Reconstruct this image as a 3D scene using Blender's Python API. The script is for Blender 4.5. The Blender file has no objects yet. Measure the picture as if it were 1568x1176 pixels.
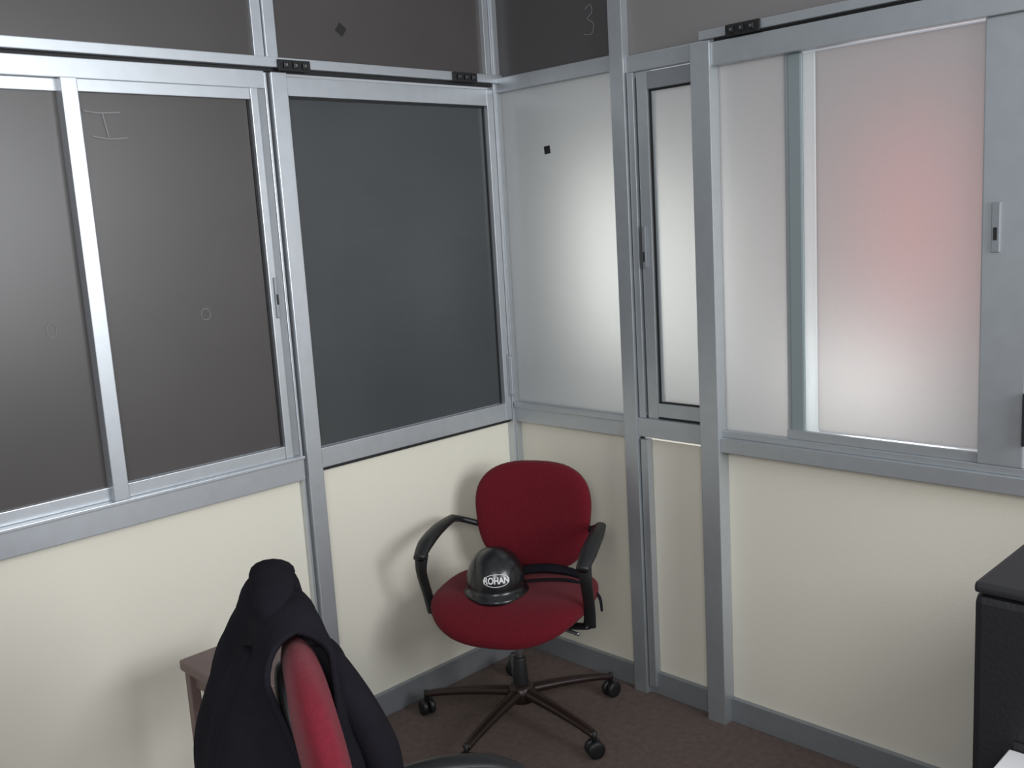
import bpy, bmesh, math, random
from mathutils import Vector, Matrix, noise
random.seed(4)
scene=bpy.context.scene
try: scene.view_settings.view_transform='Standard'
except Exception: pass

# ---------------------------------------------------------------- materials
def mat(name,col,rough=.5,metal=0.,spec=.5,nscale=0,namt=0.,bump=0.,bscale=200,sheen=0,coat=0):
    m=bpy.data.materials.new(name); m.use_nodes=True; nt=m.node_tree; b=nt.nodes['Principled BSDF']
    b.inputs['Base Color'].default_value=(*col,1); b.inputs['Roughness'].default_value=rough
    b.inputs['Metallic'].default_value=metal; b.inputs['Specular IOR Level'].default_value=spec
    b.inputs['Sheen Weight'].default_value=sheen; b.inputs['Coat Weight'].default_value=coat
    tc=nt.nodes.new('ShaderNodeTexCoord')
    if nscale:
        n=nt.nodes.new('ShaderNodeTexNoise'); n.inputs['Scale'].default_value=nscale; n.inputs['Detail'].default_value=6
        nt.links.new(tc.outputs['Object'],n.inputs['Vector'])
        mx=nt.nodes.new('ShaderNodeMixRGB'); mx.inputs[1].default_value=(*[c*(1-namt) for c in col],1)
        mx.inputs[2].default_value=(*[min(1,c*(1+namt)) for c in col],1)
        nt.links.new(n.outputs['Fac'],mx.inputs[0]); nt.links.new(mx.outputs[0],b.inputs['Base Color'])
    if bump:
        n2=nt.nodes.new('ShaderNodeTexNoise'); n2.inputs['Scale'].default_value=bscale; n2.inputs['Detail'].default_value=3
        nt.links.new(tc.outputs['Object'],n2.inputs['Vector'])
        bp=nt.nodes.new('ShaderNodeBump'); bp.inputs['Strength'].default_value=bump; bp.inputs['Distance'].default_value=.01
        nt.links.new(n2.outputs['Fac'],bp.inputs['Height']); nt.links.new(bp.outputs[0],b.inputs['Normal'])
    return m
def smudge(m,amt=.05):
    """faint dust streaks wiped along the glass"""
    nt=m.node_tree; b=nt.nodes['Principled BSDF']; src=b.inputs['Base Color'].links[0].from_socket
    tc=nt.nodes.new('ShaderNodeTexCoord'); mp=nt.nodes.new('ShaderNodeMapping'); mp.inputs['Scale'].default_value=(3,3,26); mp.inputs['Rotation'].default_value=(0,.08,0)
    n=nt.nodes.new('ShaderNodeTexNoise'); n.inputs['Scale'].default_value=1.6; n.inputs['Detail'].default_value=8; n.inputs['Roughness'].default_value=.7
    cr=nt.nodes.new('ShaderNodeValToRGB'); cr.color_ramp.elements[0].position=.55; cr.color_ramp.elements[1].position=.8
    cr.color_ramp.elements[1].color=(amt,amt,amt,1)
    ad=nt.nodes.new('ShaderNodeMixRGB'); ad.blend_type='ADD'; ad.inputs[0].default_value=1
    nt.links.new(tc.outputs['Object'],mp.inputs[0]); nt.links.new(mp.outputs[0],n.inputs['Vector']); nt.links.new(n.outputs['Fac'],cr.inputs[0])
    nt.links.new(src,ad.inputs[1]); nt.links.new(cr.outputs[0],ad.inputs[2]); nt.links.new(ad.outputs[0],b.inputs['Base Color'])
def frosted(name,col,dcol,trans=.7,gl=.12):
    m=bpy.data.materials.new(name); m.use_nodes=True; nt=m.node_tree; nt.nodes.clear()
    out=nt.nodes.new('ShaderNodeOutputMaterial'); t=nt.nodes.new('ShaderNodeBsdfTranslucent'); d=nt.nodes.new('ShaderNodeBsdfDiffuse')
    g=nt.nodes.new('ShaderNodeBsdfGlossy'); m1=nt.nodes.new('ShaderNodeMixShader'); m2=nt.nodes.new('ShaderNodeMixShader')
    tc=nt.nodes.new('ShaderNodeTexCoord'); n=nt.nodes.new('ShaderNodeTexNoise'); n.inputs['Scale'].default_value=350
    nt.links.new(tc.outputs['Object'],n.inputs['Vector'])
    mx=nt.nodes.new('ShaderNodeMixRGB'); mx.inputs[1].default_value=(*[c*.9 for c in col],1); mx.inputs[2].default_value=(*col,1)
    nt.links.new(n.outputs['Fac'],mx.inputs[0]); nt.links.new(mx.outputs[0],t.inputs['Color'])
    d.inputs['Color'].default_value=(*dcol,1); g.inputs['Roughness'].default_value=.35; g.inputs['Color'].default_value=(.8,.8,.8,1)
    m1.inputs[0].default_value=1-trans; m2.inputs[0].default_value=gl
    nt.links.new(t.outputs[0],m1.inputs[1]); nt.links.new(d.outputs[0],m1.inputs[2])
    nt.links.new(m1.outputs[0],m2.inputs[1]); nt.links.new(g.outputs[0],m2.inputs[2]); nt.links.new(m2.outputs[0],out.inputs[0])
    return m
M_cream=mat('cream_laminate',(.80,.77,.66),.5,nscale=3,namt=.03,bump=.05,bscale=120)
M_alu=mat('aluminium',(.56,.59,.62),.36,metal=.65,nscale=25,namt=.08)
M_aluR=mat('aluminium_backlit',(.46,.49,.51),.38,metal=.6,nscale=25,namt=.08)  # right-wall frames: same aluminium, its colour darkened for the backlit side
M_alud=mat('aluminium_dull',(.30,.32,.34),.45,metal=.45,nscale=20,namt=.1)
M_gap=mat('gap_rubber_shade',(.012,.012,.013),.6)  # black for rubber and gaps, also for the painted shadow strips
M_dark=mat('dark_film_glass',(.070,.063,.061),.34,spec=.55,nscale=2.5,namt=.20,bump=.03,bscale=500)
M_mid=mat('dark_film_glass_blue',(.049,.055,.058),.27,spec=.6,nscale=2.2,namt=.25,bump=.03,bscale=500)
smudge(M_mid,.007)
M_fr=frosted('frosted_glass',(.82,.83,.82),(.36,.36,.36),.72)
M_fr2=frosted('frosted_upper_glass',(.52,.505,.50),(.30,.29,.285),.55,.06)
M_frd=frosted('frosted_upper_dark_glass',(.17,.165,.165),(.14,.135,.135),.5,.06)
M_strip=frosted('stile_highlight',(.95,1,1),(.8,.85,.85),.75,.2)  # whitish strip, the stile's highlight put into its pale colour
M_teal=mat('frame_teal',(.27,.32,.33),.5,metal=.2)
M_floor=mat('carpet_brown',(.155,.118,.104),.95,spec=.1,nscale=45,namt=.35,bump=.5,bscale=260)
M_red=mat('red_fabric',(.132,.005,.013),.85,spec=.2,nscale=90,namt=.25,bump=.35,bscale=500,sheen=.06)
M_red2=mat('red_fabric_faded',(.17,.012,.024),.85,spec=.2,nscale=90,namt=.25,bump=.35,bscale=500,sheen=.1)
M_blk=mat('black_plastic',(.012,.012,.013),.42,bump=.05,bscale=300)
M_leg=mat('base_brown_metal',(.028,.015,.014),.35,metal=.2)
M_chr=mat('chrome_column',(.35,.35,.36),.3,metal=.9)
M_helm=mat('helmet_gloss',(.008,.009,.010),.30,coat=.3)
M_white=mat('white_print',(.8,.8,.8),.5)
M_chalk=mat('chalk_mark',(.27,.27,.27),.9)
M_cloth=mat('black_cloth',(.012,.011,.015),.95,spec=.1,nscale=20,namt=.3,bump=.3,bscale=300,sheen=.0)
M_wood=mat('wood_brown',(.16,.11,.10),.5,nscale=8,namt=.25)
M_paper=mat('paper_white',(.85,.85,.85),.7)
M_prt=mat('printer_black',(.010,.010,.012),.5,bump=.1,bscale=150)
M_prt2=mat('printer_top_black',(.018,.018,.020),.5)
M_stick=mat('black_sticker',(.01,.01,.01),.7)

# ---------------------------------------------------------------- helpers
def link(o,parent=None):
    bpy.context.collection.objects.link(o)
    if parent: o.parent=parent
    return o
def empty(name,loc=(0,0,0),rz=0):
    e=bpy.data.objects.new(name,None); e.location=loc; e.rotation_euler=(0,0,rz); e.empty_display_size=.1
    return link(e)
def mesh_obj(name,verts,faces,m,parent=None,smooth=False):
    me=bpy.data.meshes.new(name); me.from_pydata([tuple(v) for v in verts],[],faces)
    bm=bmesh.new(); bm.from_mesh(me); bmesh.ops.recalc_face_normals(bm,faces=bm.faces); bm.to_mesh(me); bm.free()
    me.materials.append(m); me.update()
    if smooth:
        for p in me.polygons: p.use_smooth=True
    return link(bpy.data.objects.new(name,me),parent)
def box(name,lo,hi,m,parent=None,bev=.0):
    lo=list(lo);hi=list(hi)
    for i in range(3):
        if lo[i]>hi[i]: lo[i],hi[i]=hi[i],lo[i]
    bm=bmesh.new(); bmesh.ops.create_cube(bm,size=1)
    for v in bm.verts:
        v.co=Vector([(lo[i]+hi[i])/2+v.co[i]*(hi[i]-lo[i]) for i in range(3)])
    if bev: bmesh.ops.bevel(bm,geom=list(bm.edges),offset=bev,segments=2,affect='EDGES',profile=.6)
    me=bpy.data.meshes.new(name); bm.to_mesh(me); bm.free(); me.materials.append(m)
    return link(bpy.data.objects.new(name,me),parent)
# wall-frame bars: U = along wall, D = protrusion into the room
def LB(name,u0,u1,z0,z1,d0,d1,m,parent=None,bev=.002): return box(name,(u0,-d0,z0),(u1,-d1,z1),m,parent,bev)
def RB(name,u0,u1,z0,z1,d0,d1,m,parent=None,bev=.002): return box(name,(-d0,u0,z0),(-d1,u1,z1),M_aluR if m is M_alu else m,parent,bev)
def tube(name,pts,rad,m,parent=None,ns=12,flat=(1,1)):
    """sweep with per-point radius, Catmull-Rom smoothed"""
    P=[Vector(p) for p in pts]; R=rad if isinstance(rad,(list,tuple)) else [rad]*len(P)
    Q=[];RR=[]
    for i in range(len(P)-1):
        p0=P[max(0,i-1)];p1=P[i];p2=P[i+1];p3=P[min(len(P)-1,i+2)]
        for k in range(6):
            t=k/6; Q.append(.5*((2*p1)+(-p0+p2)*t+(2*p0-5*p1+4*p2-p3)*t*t+(-p0+3*p1-3*p2+p3)*t**3)); RR.append(R[i]*(1-t)+R[i+1]*t)
    Q.append(P[-1]);RR.append(R[-1])
    V=[];F=[]; up=Vector((0,0,1)); side=None
    for i,q in enumerate(Q):
        d=(Q[min(i+1,len(Q)-1)]-Q[max(i-1,0)]).normalized()
        if side is None:
            side=d.cross(up if abs(d.z)<.9 else Vector((1,0,0))).normalized()
        side=(side-d*side.dot(d)).normalized(); n2=side.cross(d)
        for k in range(ns):
            a=2*math.pi*k/ns; V.append(q+side*math.cos(a)*RR[i]*flat[0]+n2*math.sin(a)*RR[i]*flat[1])
    n=len(Q)
    for i in range(n-1):
        for k in range(ns): F.append((i*ns+k,i*ns+(k+1)%ns,(i+1)*ns+(k+1)%ns,(i+1)*ns+k))
    F.append(tuple(range(ns))[::-1]); F.append(tuple((n-1)*ns+k for k in range(ns)))
    return mesh_obj(name,V,F,m,parent,True)
def sg(v,e): return math.copysign(abs(v)**e,v)
def cushion(name,a,b,th,e2,e1,m,parent,fn):
    V=[];F=[];N=56;K=20
    for j in range(1,K):
        ph=-math.pi/2+math.pi*j/K
        for i in range(N):
            t=2*math.pi*i/N
            V.append(fn(Vector((a*sg(math.cos(ph),e1)*sg(math.cos(t),e2), b*sg(math.cos(ph),e1)*sg(math.sin(t),e2), th*sg(math.sin(ph),.8)))))
    for j in range(K-2):
        for i in range(N): F.append((j*N+i,j*N+(i+1)%N,(j+1)*N+(i+1)%N,(j+1)*N+i))
    V.append(fn(Vector((0,0,-th)))); V.append(fn(Vector((0,0,th)))); n=len(V)
    for i in range(N):
        F.append((n-2,(i+1)%N,i)); F.append((n-1,(K-2)*N+i,(K-2)*N+(i+1)%N))
    return mesh_obj(name,V,F,m,parent,True)
def lathe(name,prof,m,parent,ns=24,loc=(0,0,0)):
    V=[];F=[]
    for r,z in prof:
        for k in range(ns):
            a=2*math.pi*k/ns; V.append(Vector((r*math.cos(a)+loc[0],r*math.sin(a)+loc[1],z+loc[2])))
    for i in range(len(prof)-1):
        for k in range(ns): F.append((i*ns+k,i*ns+(k+1)%ns,(i+1)*ns+(k+1)%ns,(i+1)*ns+k))
    F.append(tuple(range(ns))); F.append(tuple((len(prof)-1)*ns+k for k in range(ns)))
    return mesh_obj(name,V,F,m,parent,True)

# ---------------------------------------------------------------- camera (world position / angles)
yaw,pit,rol=0.79553,0.16652,-0.06008
fw=Vector((math.cos(yaw)*math.cos(pit),math.sin(yaw)*math.cos(pit),-math.sin(pit)))
r=fw.cross(Vector((0,0,1))).normalized(); u=r.cross(fw)
r2=math.cos(rol)*r+math.sin(rol)*u; u2=-math.sin(rol)*r+math.cos(rol)*u
cd=bpy.data.cameras.new('camera'); cd.sensor_width=36; cd.lens=1535.4/1600*36; cd.clip_start=.05
co=link(bpy.data.objects.new('camera',cd))
Mx=Matrix((r2,u2,-fw)).transposed().to_4x4(); Mx.translation=Vector((-2.55245,-2.59939,1.65)); co.matrix_world=Mx
scene.camera=co

# ---------------------------------------------------------------- room shell
XL,YR=-3.6,-3.6; TOP=2.75
box('floor',(XL,YR,-.05),(.06,.06,0),M_floor)
box('wall_left',(XL,0,0),(0.04,.04,.90),M_cream)
box('wall_right',(0,YR,0),(.04,0,.90),M_cream)
# baseboards
LB('baseboard_left',XL,-.03,0,.085,.0,.018,M_alud)
RB('baseboard_right',YR,-.03,0,.08,.0,.018,M_alud)
# --- left wall frame
t1=empty('trim_1')
LB('post_full',-.94,-.887,0,2.11,0,.035,M_alu,t1); LB('post_gap',-.946,-.94,.95,2.11,0,.012,M_gap,t1)
LB('post_lip',-.955,-.946,0.02,2.11,0,.02,M_alu,t1)
LB('corner_post',-.040,0,0,TOP,0,.03,M_alu,t1)
LB('upper_mullion',-.978,-.945,2.15,TOP,0,.02,M_alu,t1); LB('upper_mullion_b',-.943,-.905,2.15,TOP,0,.028,M_alu,t1)
LB('upper_mullion_c',-.065,-.042,2.15,TOP,0,.025,M_alu,t1)
LB('header_track',XL,-.0,2.122,2.15,0,.045,M_alu,t1); LB('header_gap',XL,-.0,2.112,2.122,0,.022,M_gap,t1)
LB('header_low',XL,-.96,2.062,2.112,0,.03,M_alu,t1)
LB('sill',XL,-.957,.895,.962,0,.04,M_alu,t1); LB('sill_lip',XL,-.957,.962,.972,0,.05,M_alu,t1)
LB('sill_shadow',XL,-.957,.888,.895,0,.006,M_gap,t1)  # black strip painted in as the shadow below the sill
# --- windows left section
w=empty('window_1')
LB('glass',-3.4,-1.544,1.005,2.04,.004,.008,M_dark,w,0); LB('bottom_rail',-3.4,-1.544,.972,1.008,0,.02,M_alu,w); LB('top_rail',-3.4,-1.544,2.03,2.062,0,.016,M_alu,w)
w=empty('window_2')
LB('glass',-1.505,-1.012,1.012,2.03,.012,.016,M_dark,w,0)
LB('stile_l',-1.546,-1.505,.972,2.062,0,.045,M_alu,w); LB('stile_r',-1.012,-.988,.972,2.062,0,.034,M_alu,w)
LB('gasket',-1.018,-1.012,1.012,2.03,.0,.02,M_gap,w,0)
LB('top_rail',-1.505,-1.012,2.03,2.062,0,.03,M_alu,w); LB('bottom_rail',-1.505,-1.012,.972,1.010,0,.03,M_alu,w)
LB('jamb',-.985,-.957,.972,2.09,0,.022,M_alud,w)
LB('latch',-1.0,-.99,1.40,1.52,.03,.042,M_alud,w); LB('latch_slot',-.998,-.992,1.44,1.47,.04,.044,M_gap,w,0)
# --- middle window (sliding door leaf)
w=empty('window_3')
LB('glass',-.885,-.075,.98,2.045,.006,.01,M_mid,w,0)
LB('top_rail',-.887,-.042,2.045,2.10,0,.03,M_alu,w); LB('bottom_rail',-.887,-.042,.915,.978,0,.03,M_alu,w)
LB('rail_shadow',-.887,-.042,.902,.912,0,.016,M_gap,w)  # dark bar standing in for the shade under the bottom rail
LB('stile_r',-.076,-.045,.915,2.10,0,.032,M_alu,w)
LB('gasket',-.885,-.076,2.038,2.045,.0,.014,M_gap,w,0); LB('gasket_l',-.887,-.880,.98,2.045,0,.014,M_gap,w,0); LB('gasket_r',-.082,-.076,.98,2.045,0,.014,M_gap,w,0)
LB('handle_plate',-.058,-.040,1.0,1.16,.03,.036,M_alud,w); LB('handle',-.054,-.046,1.01,1.15,.036,.05,M_alu,w)
# upper glazing left
w=empty('window_4')
LB('glass_1',XL,-.978,2.15,TOP,.004,.008,M_dark,w,0); LB('glass_2',-.905,-.065,2.15,TOP,.004,.008,M_dark,w,0)
# --- right wall frame
t2=empty('trim_2')
RB('corner_post',-.034,-.0,0,TOP,0,.03,M_alu,t2)
RB('header_a',-.56,-.034,2.09,2.139,0,.03,M_alu,t2); RB('sill_a',-.56,-.034,.905,.975,0,.03,M_alu,t2)
RB('sill_a_lip',-.56,-.034,.958,.978,0,.036,M_alu,t2)
RB('post_a',-.612,-.558,0,TOP,0,.04,M_alu,t2); RB('post_a_line',-.617,-.612,.1,2.06,0,.02,M_gap,t2)
RB('conduit',-.645,-.617,.03,.905,0,.03,M_alu,t2)
RB('header_b',-.87,-.612,2.075,2.125,0,.03,M_alu,t2); RB('sill_b',-.87,-.612,.915,.978,0,.035,M_alu,t2)
RB('post_b',-.938,-.872,0,2.12,0,.055,M_alu,t2)
RB('header_c',-3.4,-.938,2.05,2.115,0,.045,M_alu,t2); RB('header_track',-3.4,-.90,2.125,2.150,0,.05,M_alu,t2); RB('header_gap',-3.4,-.938,2.115,2.125,0,.03,M_gap,t2)
RB('sill_c_back',-3.4,-.938,.895,.91,0,.004,M_alu,t2); RB('sill_c',-3.4,-.938,.903,.948,0,.045,M_alu,t2); RB('sill_c_lip',-3.4,-.938,.948,.968,0,.03,M_alu,t2)
# window A
w=empty('window_5'); RB('glass',-.558,-.034,.975,2.092,.004,.008,M_fr,w,0)
# window B
w=empty('window_6')
RB('glass',-.872,-.700,1.03,2.02,.004,.008,M_fr,w,0)
RB('outer_stile',-.640,-.617,.978,2.075,0,.03,M_alu,w); RB('stile_gap',-.648,-.640,.99,2.06,0,.012,M_gap,w)
RB('stile',-.688,-.648,.978,2.075,0,.022,M_alu,w); RB('gasket',-.696,-.690,1.03,2.015,0,.014,M_gap,w,0)
RB('inner_lip',-.706,-.696,1.03,2.015,0,.012,M_alu,w)
RB('top_rail',-.872,-.688,2.018,2.07,0,.022,M_alud,w); RB('gasket_t',-.872,-.69,2.012,2.018,0,.014,M_gap,w,0)
RB('bottom_rail',-.872,-.688,.985,1.03,0,.022,M_alu,w); RB('gasket_b',-.872,-.69,1.03,1.035,0,.014,M_gap,w,0)
RB('gasket_s',-.872,-.612,.978,.985,0,.02,M_gap,w,0)
RB('latch',-.668,-.655,1.47,1.60,.022,.032,M_alud,w); RB('latch_slot',-.664,-.659,1.49,1.52,.03,.034,M_gap,w,0)
# window C (two sliding leaves)
w=empty('window_7')
RB('glass_1',-1.152,-.938,.965,2.05,.004,.008,M_fr,w,0)
RB('stile_dark',-1.206,-1.160,.972,2.05,0,.014,M_teal,w,.006); RB('stile_edge',-1.160,-1.150,.972,2.05,0,.009,M_aluR,w,.002); RB('stile_bright',-1.244,-1.206,.985,2.045,0,.010,M_strip,w,.004)
RB('glass_2',-1.69,-1.244,1.0,2.045,.004,.008,M_fr,w,0)
RB('bottom_rail',-1.70,-1.152,.968,.995,0,.02,M_alu,w)
RB('stile_r',-1.80,-1.69,.968,2.05,0,.03,M_alu,w,.004); RB('latch',-1.735,-1.715,1.50,1.62,.03,.036,M_alud,w); RB('latch_slot',-1.729,-1.721,1.53,1.56,.035,.039,M_gap,w,0)
RB('glass_3',-3.4,-1.80,.968,2.05,.004,.008,M_fr,w,0)
RB('handle',-1.812,-1.80,1.03,1.16,.03,.05,M_gap,w)
# upper glazing right
w=empty('window_8')
RB('glass_1',-.558,-.034,2.139,TOP,.004,.008,M_frd,w,0)
RB('glass_2',-3.4,-.612,2.13,TOP,.004,.008,M_fr2,w,0)
# black roller brackets
def bracket(name,wall,uc,z):
    e=empty(name)
    f=LB if wall=='L' else RB; d=.045 if wall=='L' else .05
    f('plate',uc-.055,uc+.055,z-.016,z+.016,d,d+.008,M_stick,e,.003)
    for k in (-.032,.0,.032):
        f('boss',uc+k-.008,uc+k+.008,z-.009,z+.009,d+.008,d+.016,M_blk,e,.003)
        f('screw',uc+k-.003,uc+k+.003,z-.003,z+.003,d+.016,d+.018,M_chr,e,0)
bracket('roller_bracket','L',-.868,2.128); bracket('roller_bracket.001','L',-.19,2.133); bracket('roller_bracket.002','R',-1.05,2.135)
# stickers and chalk marks
def diamond(name,wall,uc,zc,s,rot):
    pts=[(uc+s*math.cos(rot+k*math.pi/2),zc+s*math.sin(rot+k*math.pi/2)) for k in range(4)]
    if wall=='L': V=[(a,-.0095,z) for a,z in pts]+[(a,-.0082,z) for a,z in pts]
    else: V=[(-.0095,a,z) for a,z in pts]+[(-.0082,a,z) for a,z in pts]
    return mesh_obj(name,V,[(0,1,2,3),(7,6,5,4),(0,4,5,1),(1,5,6,2),(2,6,7,3),(3,7,4,0)],M_stick)
diamond('square_sticker','L',-.66,2.255,.021,.15); diamond('square_sticker.001','R',-.245,1.875,.019,.7)
def stroke(name,wall,pts,d=.017,rad=.0015,m=None,par=None):
    P=[(a,-d,z) if wall=='L' else (-d,a,z) for a,z in pts]
    return tube(name,P,rad,m or M_chalk,par,6)
cm=empty('chalk_marks')
for p in ([(-1.49,1.985),(-1.45,1.98),(-1.39,1.983)],[(-1.475,1.922),(-1.43,1.915),(-1.38,1.918)],[(-1.44,1.98),(-1.435,1.95),(-1.43,1.918)]): stroke('mark','L',p,rad=.0025,par=cm)
for cx,cz in ((-1.215,1.435),): stroke('ring','L',[(cx+.014*math.cos(t),cz+.016*math.sin(t)) for t in [k*math.pi/5 for k in range(11)]],rad=.001,par=cm)
stroke('ring','L',[(-1.635+.012*math.cos(t),1.44+.02*math.sin(t)) for t in [k*math.pi/5 for k in range(11)]],d=.009,rad=.0012,par=cm)
stroke('three','R',[(-.44,2.30),(-.465,2.31),(-.47,2.285),(-.45,2.27),(-.475,2.25),(-.465,2.22),(-.43,2.225)],d=.0085,rad=.0011,par=cm)

# ---------------------------------------------------------------- office chair
def office_chair(name,loc,ang,dz=0.,base_rot=0.,bh=.188,bz=.635,bw=.205,arz=0.,cur=.9,M=None,ax=0.,shw=.84):
    M_=M or M_red
    e=empty(name,(loc[0],loc[1],0),ang)
    # seat: waterfall front
    def fs(p):
        z=p.z+.425+dz; x=p.x; z-= .05*max(0,(x-.08)/.16)**2; z+=.012*(p.y/.24)**2
        return Vector((x,p.y,z))
    cushion('seat',.245,.262,.042,.72,.42,M_,e,fs)
    cushion('seat_pan',.19,.20,.02,.7,.4,M_blk,e,lambda p:Vector((p.x,p.y,p.z+.385+dz)))
    # back: rounded oval, concave
    def fb(p):  # p.x=height, p.y=width, p.z=thickness
        z=bz+dz+p.x; wv=p.y*(1+.10*(p.x/.19))
        x=-.245-.10*p.x+p.z+cur*p.y*p.y
        return Vector((x,wv,z))
    cushion('backrest',bh,bw,.04,.72,.45,M_,e,fb)
    cushion('backrest_shell',bh*.86,bw*shw,.02,.72,.4,M_blk,e,lambda p:fb(p)+Vector((-.032,0,0)))
    tube('back_bar',[(-.05,0,.375+dz),(-.20,0,.37+dz),(-.29,0,.42+dz),(-.30,0,.56+dz)],[.022,.022,.02,.018],M_blk,e,10,(1.4,.6))
    for s in (-1,1):
        a=dz+arz
        tube('arm_pad',[(-.13+ax,s*.262,.648+a),(-.03+ax,s*.272,.642+a),(.07+ax,s*.275,.622+a),(.135+ax,s*.272,.592+a)],[.018,.026,.028,.020],M_blk,e,14,(1.0,.62))
        tube('arm_post',[(.115+ax,s*.272,.60+a),(.115+ax,s*.277,.54+a),(.085,s*.275,.45+dz),(.07,s*.268,.385+dz)],[.019,.015,.014,.016],M_blk,e,12,(1.3,.7))
        tube('arm_rear',[(-.12+ax,s*.262,.647+a),(-.17,s*.25,.63+a),(-.215,s*.19,.60+a)],[.014,.011,.011],M_blk,e,10)
        tube('arm_foot',[(.07,s*.270,.385+dz),(.05,s*.20,.372+dz),(.03,s*.10,.372+dz)],[.014,.014,.014],M_blk,e,10,(1.6,.6))
    box('mechanism',(-.10,-.06,.335+dz),(.09,.06,.37+dz),M_blk,e,.01)
    tube('lever',[(.0,.05,.35+dz),(.02,.16,.345+dz),(.03,.22,.335+dz)],.006,M_chr,e,8)
    lathe('gas_column',[(.014,.15),(.014,.345+dz)],M_chr,e,20)
    lathe('column_sleeve',[(.027,.07),(.028,.10),(.026,.13),(.022,.22+dz*.5),(.020,.225+dz*.5)],M_blk,e,24)
    lathe('hub',[(.02,.065),(.045,.075),(.047,.11),(.035,.13),(.02,.135)],M_leg,e,24)
    for k in range(5):
        a=base_rot-ang+k*2*math.pi/5; c,s=math.cos(a),math.sin(a)
        tube('leg_%d'%(k+1),[(c*.03,s*.03,.105),(c*.15,s*.15,.098),(c*.27,s*.27,.085),(c*.335,s*.335,.072)],[.024,.020,.017,.014],M_leg,e,10,(1.0,.75))
        g=a+1.9+k; wx,wy=c*.335,s*.335; q=Vector((math.cos(g),math.sin(g),0))
        lathe('caster_stem_%d'%(k+1),[(.008,.045),(.008,.085)],M_blk,e,10,(wx,wy,0))
        for sd in (-1,1):
            c0=Vector((wx,wy,.028))+q*(.013*sd); axx=q; b1=Vector((-q.y,q.x,0)); V=[];F=[];n=20
            prof=[(.012,-.010),(.025,-.009),(.028,-.005),(.028,.005),(.025,.009),(.012,.010)]
            for rr,h in prof:
                for i in range(n):
                    t=2*math.pi*i/n; V.append(c0+axx*h+b1*rr*math.cos(t)+Vector((0,0,1))*rr*math.sin(t))
            for j in range(5):
                for i in range(n): F.append((j*n+i,j*n+(i+1)%n,(j+1)*n+(i+1)%n,(j+1)*n+i))
            F.append(tuple(range(n))); F.append(tuple(5*n+i for i in range(n)))
            mesh_obj('caster_%d'%(k+1),V,F,M_blk,e,True)
    return e
ch1=office_chair('office_chair',(-.437,-.398),math.radians(205),0,math.radians(-22))
ang2=math.radians(-28); B2=(-1.745,-1.275); O2=(B2[0]+.245*math.cos(ang2),B2[1]+.245*math.sin(ang2))
ch2=office_chair('office_chair.001',O2,ang2,0,math.radians(10),bh=.245,bz=.742,bw=.21,arz=-.078,cur=.35,M=M_red2,ax=.035,shw=.55)

# ---------------------------------------------------------------- helmet
hm=empty('motorcycle_helmet',(-.485,-.36,.458),math.radians(-132))
prof=[(.106,.0),(.108,.006),(.104,.016),(.098,.020),(.099,.035),(.097,.062),(.089,.090),(.074,.116),(.052,.134),(.026,.145),(.004,.148)]
V=[];F=[];ns=40
for rr,z in prof:
    for k in range(ns):
        a=2*math.pi*k/ns; ex=1.10 if rr>.1 and z<.02 else 1.06
        px=rr*math.cos(a)*ex; 
        if z<.02 and math.cos(a)>0: px+=.012*math.cos(a)
        V.append((px,rr*math.sin(a)*.96,z))
for i in range(len(prof)-1):
    for k in range(ns): F.append((i*ns+k,i*ns+(k+1)%ns,(i+1)*ns+(k+1)%ns,(i+1)*ns+k))
F.append(tuple(range(ns))); F.append(tuple((len(prof)-1)*ns+k for k in range(ns)))
mesh_obj('shell',V,F,M_helm,hm,True)
def rad_at(z):
    for (r0,z0),(r1,z1) in zip(prof[3:],prof[4:]):
        if z0<=z<=z1: return r0+(r1-r0)*(z-z0)/(z1-z0)
    return .1
def onhelm(uu,vv,off):
    z=.072+vv; R=rad_at(z)+off; a=uu/.10
    return Vector((R*math.cos(a)*1.06,R*math.sin(a)*.96,z))
tc=bpy.data.curves.new('t','FONT'); tc.body='ROHAN'; tc.size=.027; tc.align_x='CENTER'; tc.align_y='CENTER'; tc.offset=.0009
to=bpy.data.objects.new('t',tc); link(to); bpy.context.view_layer.update()
me=bpy.data.meshes.new_from_object(to.evaluated_get(bpy.context.evaluated_depsgraph_get())); bpy.data.objects.remove(to)
for v in me.vertices: v.co=onhelm(v.co.x*.92,v.co.y,.0022)
me.materials.clear(); me.materials.append(M_white); link(bpy.data.objects.new('lettering',me),hm)
tube('logo_ring',[onhelm(.046*math.cos(t),.019*math.sin(t),.001) for t in [k*math.pi/12 for k in range(25)]],.0012,M_white,hm,6)
tube('brim_trim',[(.122*math.cos(t)*1.02,.104*math.sin(t),.010) for t in [k*math.pi/12-math.pi/2 for k in range(13)]],.003,M_blk,hm,8)
# strap / small bag lying behind the helmet
st=empty('black_strap')
tube('strap_a',[(-.40,-.30,.474),(-.33,-.34,.480),(-.28,-.40,.484),(-.25,-.48,.478),(-.25,-.55,.462)],[.02,.028,.028,.022,.012],M_cloth,st,10,(1,.45))
tube('strap_b',[(-.40,-.40,.474),(-.35,-.45,.476),(-.30,-.53,.474),(-.275,-.61,.44),(-.285,-.635,.39)],[.008,.010,.010,.009,.006],M_cloth,st,10,(1,.4))

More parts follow.
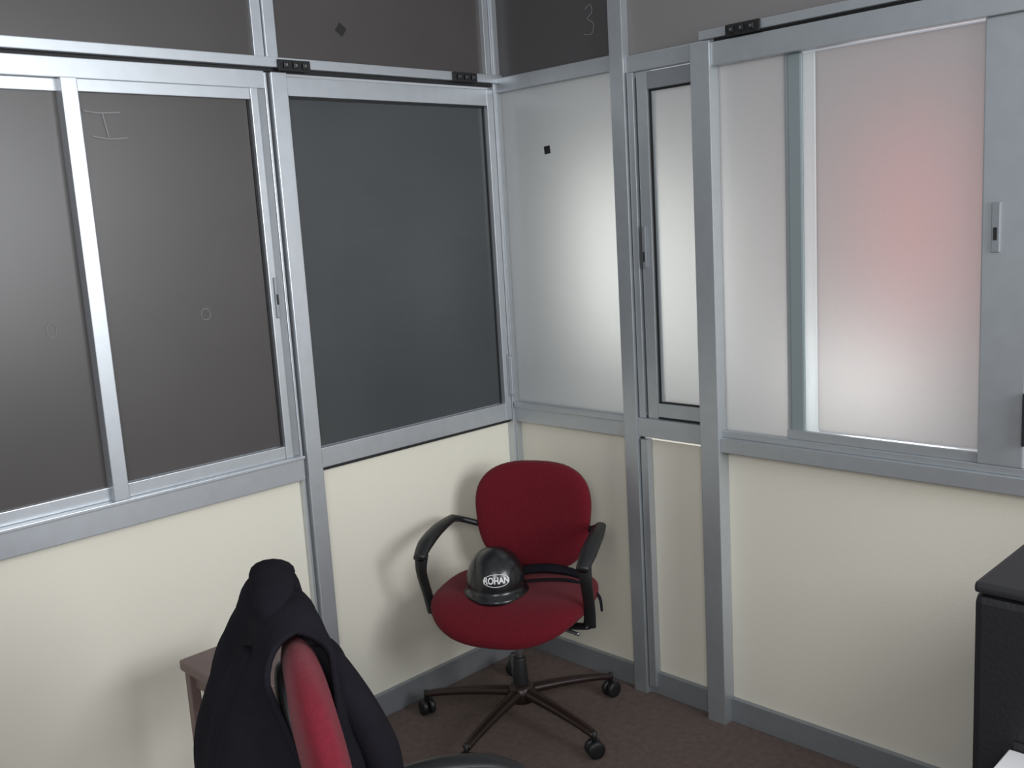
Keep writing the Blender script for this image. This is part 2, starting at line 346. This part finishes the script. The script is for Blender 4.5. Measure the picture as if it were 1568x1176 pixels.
# ---------------------------------------------------------------- jacket over second chair
def jacket():
    e=empty('jacket',(O2[0],O2[1],0),ang2)
    NS=80;NT=120;V=[];F=[]
    for i in range(NS+1):
        s=i/NS; y=.0+s*.27
        ztop=1.04+.010*math.sin(s*9)-.03*max(0,.35-s)/.35-.035*max(0,s-.85)/.15
        Lr=.85; Lf=.62-.06*s
        tuck=min(1,s/.30); tuck=tuck*tuck*(3-2*tuck)       # near edge hugs the cushion
        for j in range(NT+1):
            t=j/NT*2-1
            x0=-.268-.035*s
            if t<0: L=Lr*(-t); side=-1
            else: L=Lf*t; side=1
            rr=.055 if side<0 else .052
            if L<rr*1.57:
                a=L/rr; dx=side*rr*math.sin(a); dzz=rr*(1-math.cos(a))
            else:
                k=L-rr*1.57
                sp=(.085*(1-math.exp(-k/.12))+.06*k) if side<0 else (.065*(1-math.exp(-k/.16))+.05*k)
                dx=side*(rr+sp*tuck); dzz=rr+k
                dx+=(1-tuck)*.10*k            # follows the recline of the backrest
                if side<0: dx+=(1-tuck)*.042*min(1,k/.16)   # rolls in against the cushion edge
                else: dx-=(1-tuck)*.020*min(1,k/.18)
            z=ztop-dzz
            amp=(.002+.017*min(1,L/.35))*(.12+.88*tuck)
            wv=math.sin(y*46+L*3+side)*.5+math.sin(y*83-L*5+side*2)*.35+noise.noise(Vector((y*12,L*7,side*3)))*1.1
            dx+=side*amp*wv
            spread=(.72 if side<0 else .16)*min(1,L/.30)
            yy=y-(1-s)*spread*.27+.014*noise.noise(Vector((L*8,y*10,side*5)))*tuck+(s-.75)*L*.12
            z+=.010*noise.noise(Vector((y*18,t*9,2)))
            V.append(Vector((x0+dx,yy,z)))
    for i in range(NS):
        for j in range(NT):
            a=i*(NT+1)+j; F.append((a,a+1,a+NT+2,a+NT+1))
    o=mesh_obj('body',V,F,M_cloth,e,True)
    md=o.modifiers.new('s','SOLIDIFY'); md.thickness=.010; md.offset=0
    tube('collar',[(-.285,.03,1.005),(-.295,.08,1.035),(-.295,.14,1.052),(-.29,.20,1.05),(-.28,.26,1.0)],[.024,.034,.038,.040,.028],M_cloth,e,16,(1,.6))
    tube('lapel',[(-.25,.03,.985),(-.222,.07,.95),(-.205,.12,.89),(-.20,.14,.81)],[.018,.026,.028,.02],M_cloth,e,12,(1,.6))
    tube('sleeve_rear',[(-.335,.04,.975),(-.370,.03,.90),(-.395,.01,.80),(-.405,-.02,.68),(-.41,-.03,.52)],[.026,.042,.046,.045,.04],M_cloth,e,18,(1,.8))
    tube('sleeve_front',[(-.255,.06,.975),(-.215,.05,.91),(-.180,.04,.84),(-.150,.03,.76),(-.145,.03,.68),(-.165,.03,.58)],[.030,.042,.045,.046,.042,.036],M_cloth,e,18,(1,.8))
    return e
jacket()

# ---------------------------------------------------------------- side table
tb=empty('side_table')
x0,x1,y0,y1,zt=-1.542,-1.29,-.62,-.304,.60
box('top',(x0,y0,zt-.028),(x1,y1,zt),M_wood,tb,.006)
box('apron_l',(x0+.02,y0+.03,zt-.07),(x0+.03,y1-.03,zt-.028),M_wood,tb); box('apron_r',(x1-.045,y0+.03,zt-.09),(x1-.03,y1-.03,zt-.028),M_wood,tb)
box('apron_b',(x0+.03,y1-.045,zt-.07),(x1-.03,y1-.03,zt-.028),M_wood,tb); box('apron_f',(x0+.03,y0+.03,zt-.07),(x1-.03,y0+.045,zt-.028),M_wood,tb)
for a in (x0+.008,x1-.034):
    for b in (y0+.008,y1-.034): box('leg',(a,b,0),(a+.026,b+.026,zt-.028),M_wood,tb,.003)

# ---------------------------------------------------------------- desk with printer on the right
dk=empty('desk')
box('top',(-1.25,-2.95,.70),(-.06,-2.05,.73),M_wood,dk,.004)
for a in (-1.22,-.12):
    for b in (-2.91,-2.12): box('leg',(a,b,0),(a+.04,b+.04,.70),M_alud,dk)
box('modesty_panel',(-.14,-2.9,.3),(-.12,-2.09,.70),M_wood,dk)
pr=empty('printer')
box('body',(-1.17,-2.56,.745),(-.72,-2.10,1.085),M_prt,pr,.012)
box('lid',(-1.17,-2.56,1.087),(-.72,-2.10,1.103),M_prt2,pr,.006)
box('front_recess',(-1.173,-2.50,.84),(-1.165,-2.16,.88),M_gap,pr); box('paper_tray',(-1.25,-2.50,.80),(-1.16,-2.14,.815),M_prt2,pr,.003)
for a in (-1.14,-.77):
    for b in (-2.53,-2.15): lathe('foot',[(.015,.73),(.015,.746)],M_blk,pr,12,(a,b,0))
box('paper_stack',(-1.245,-2.47,.816),(-1.175,-2.155,.868),M_paper,pr,.002)

# ---------------------------------------------------------------- lights
def area(name,loc,target,sx,sy,en,col):
    l=bpy.data.lights.new(name,'AREA'); l.shape='RECTANGLE'; l.size=sx; l.size_y=sy; l.energy=en; l.color=col
    o=link(bpy.data.objects.new(name,l)); o.location=loc
    o.rotation_euler=(Vector(target)-Vector(loc)).to_track_quat('-Z','Y').to_euler(); return o
area('daylight_window',(-.75,-4.3,1.9),(-1.1,0,.9),1.6,1.4,84,(.94,.97,1))
area('fill_light',(-3.6,-3.3,2.4),(-.3,-.6,.6),1.2,1.0,44,(1,.99,.97))  # soft fill added behind the camera, not a lamp of the room
area('added_glow_a',(.28,-.50,1.50),(0,-.50,1.50),.12,.60,2.3,(1,1,.95))  # unseen light added behind window A for the glow in its pane
area('added_glow_b',(.30,-.80,1.42),(0,-.80,1.42),.14,.60,1.7,(1,1,.97))  # added the same way for the glow in window B
area('added_glow_c',(.26,-1.36,1.14),(0,-1.36,1.14),.30,.12,1.3,(1,.97,.96))  # added low light making the bright patch at the foot of window C
area('added_glow_d',(.9,-1.40,1.7),(0,-1.40,1.6),1.0,.9,3.2,(1,.92,.92))  # wide soft base light added behind window C
area('added_glow_red',(.27,-1.51,1.57),(0,-1.51,1.57),.12,.55,.85,(1,.12,.09))  # added red light in place of a red object behind the glass
wd=bpy.data.worlds.new('world'); scene.world=wd; wd.use_nodes=True
bg=wd.node_tree.nodes['Background']; bg.inputs[0].default_value=(.86,.91,1,1); bg.inputs[1].default_value=.42
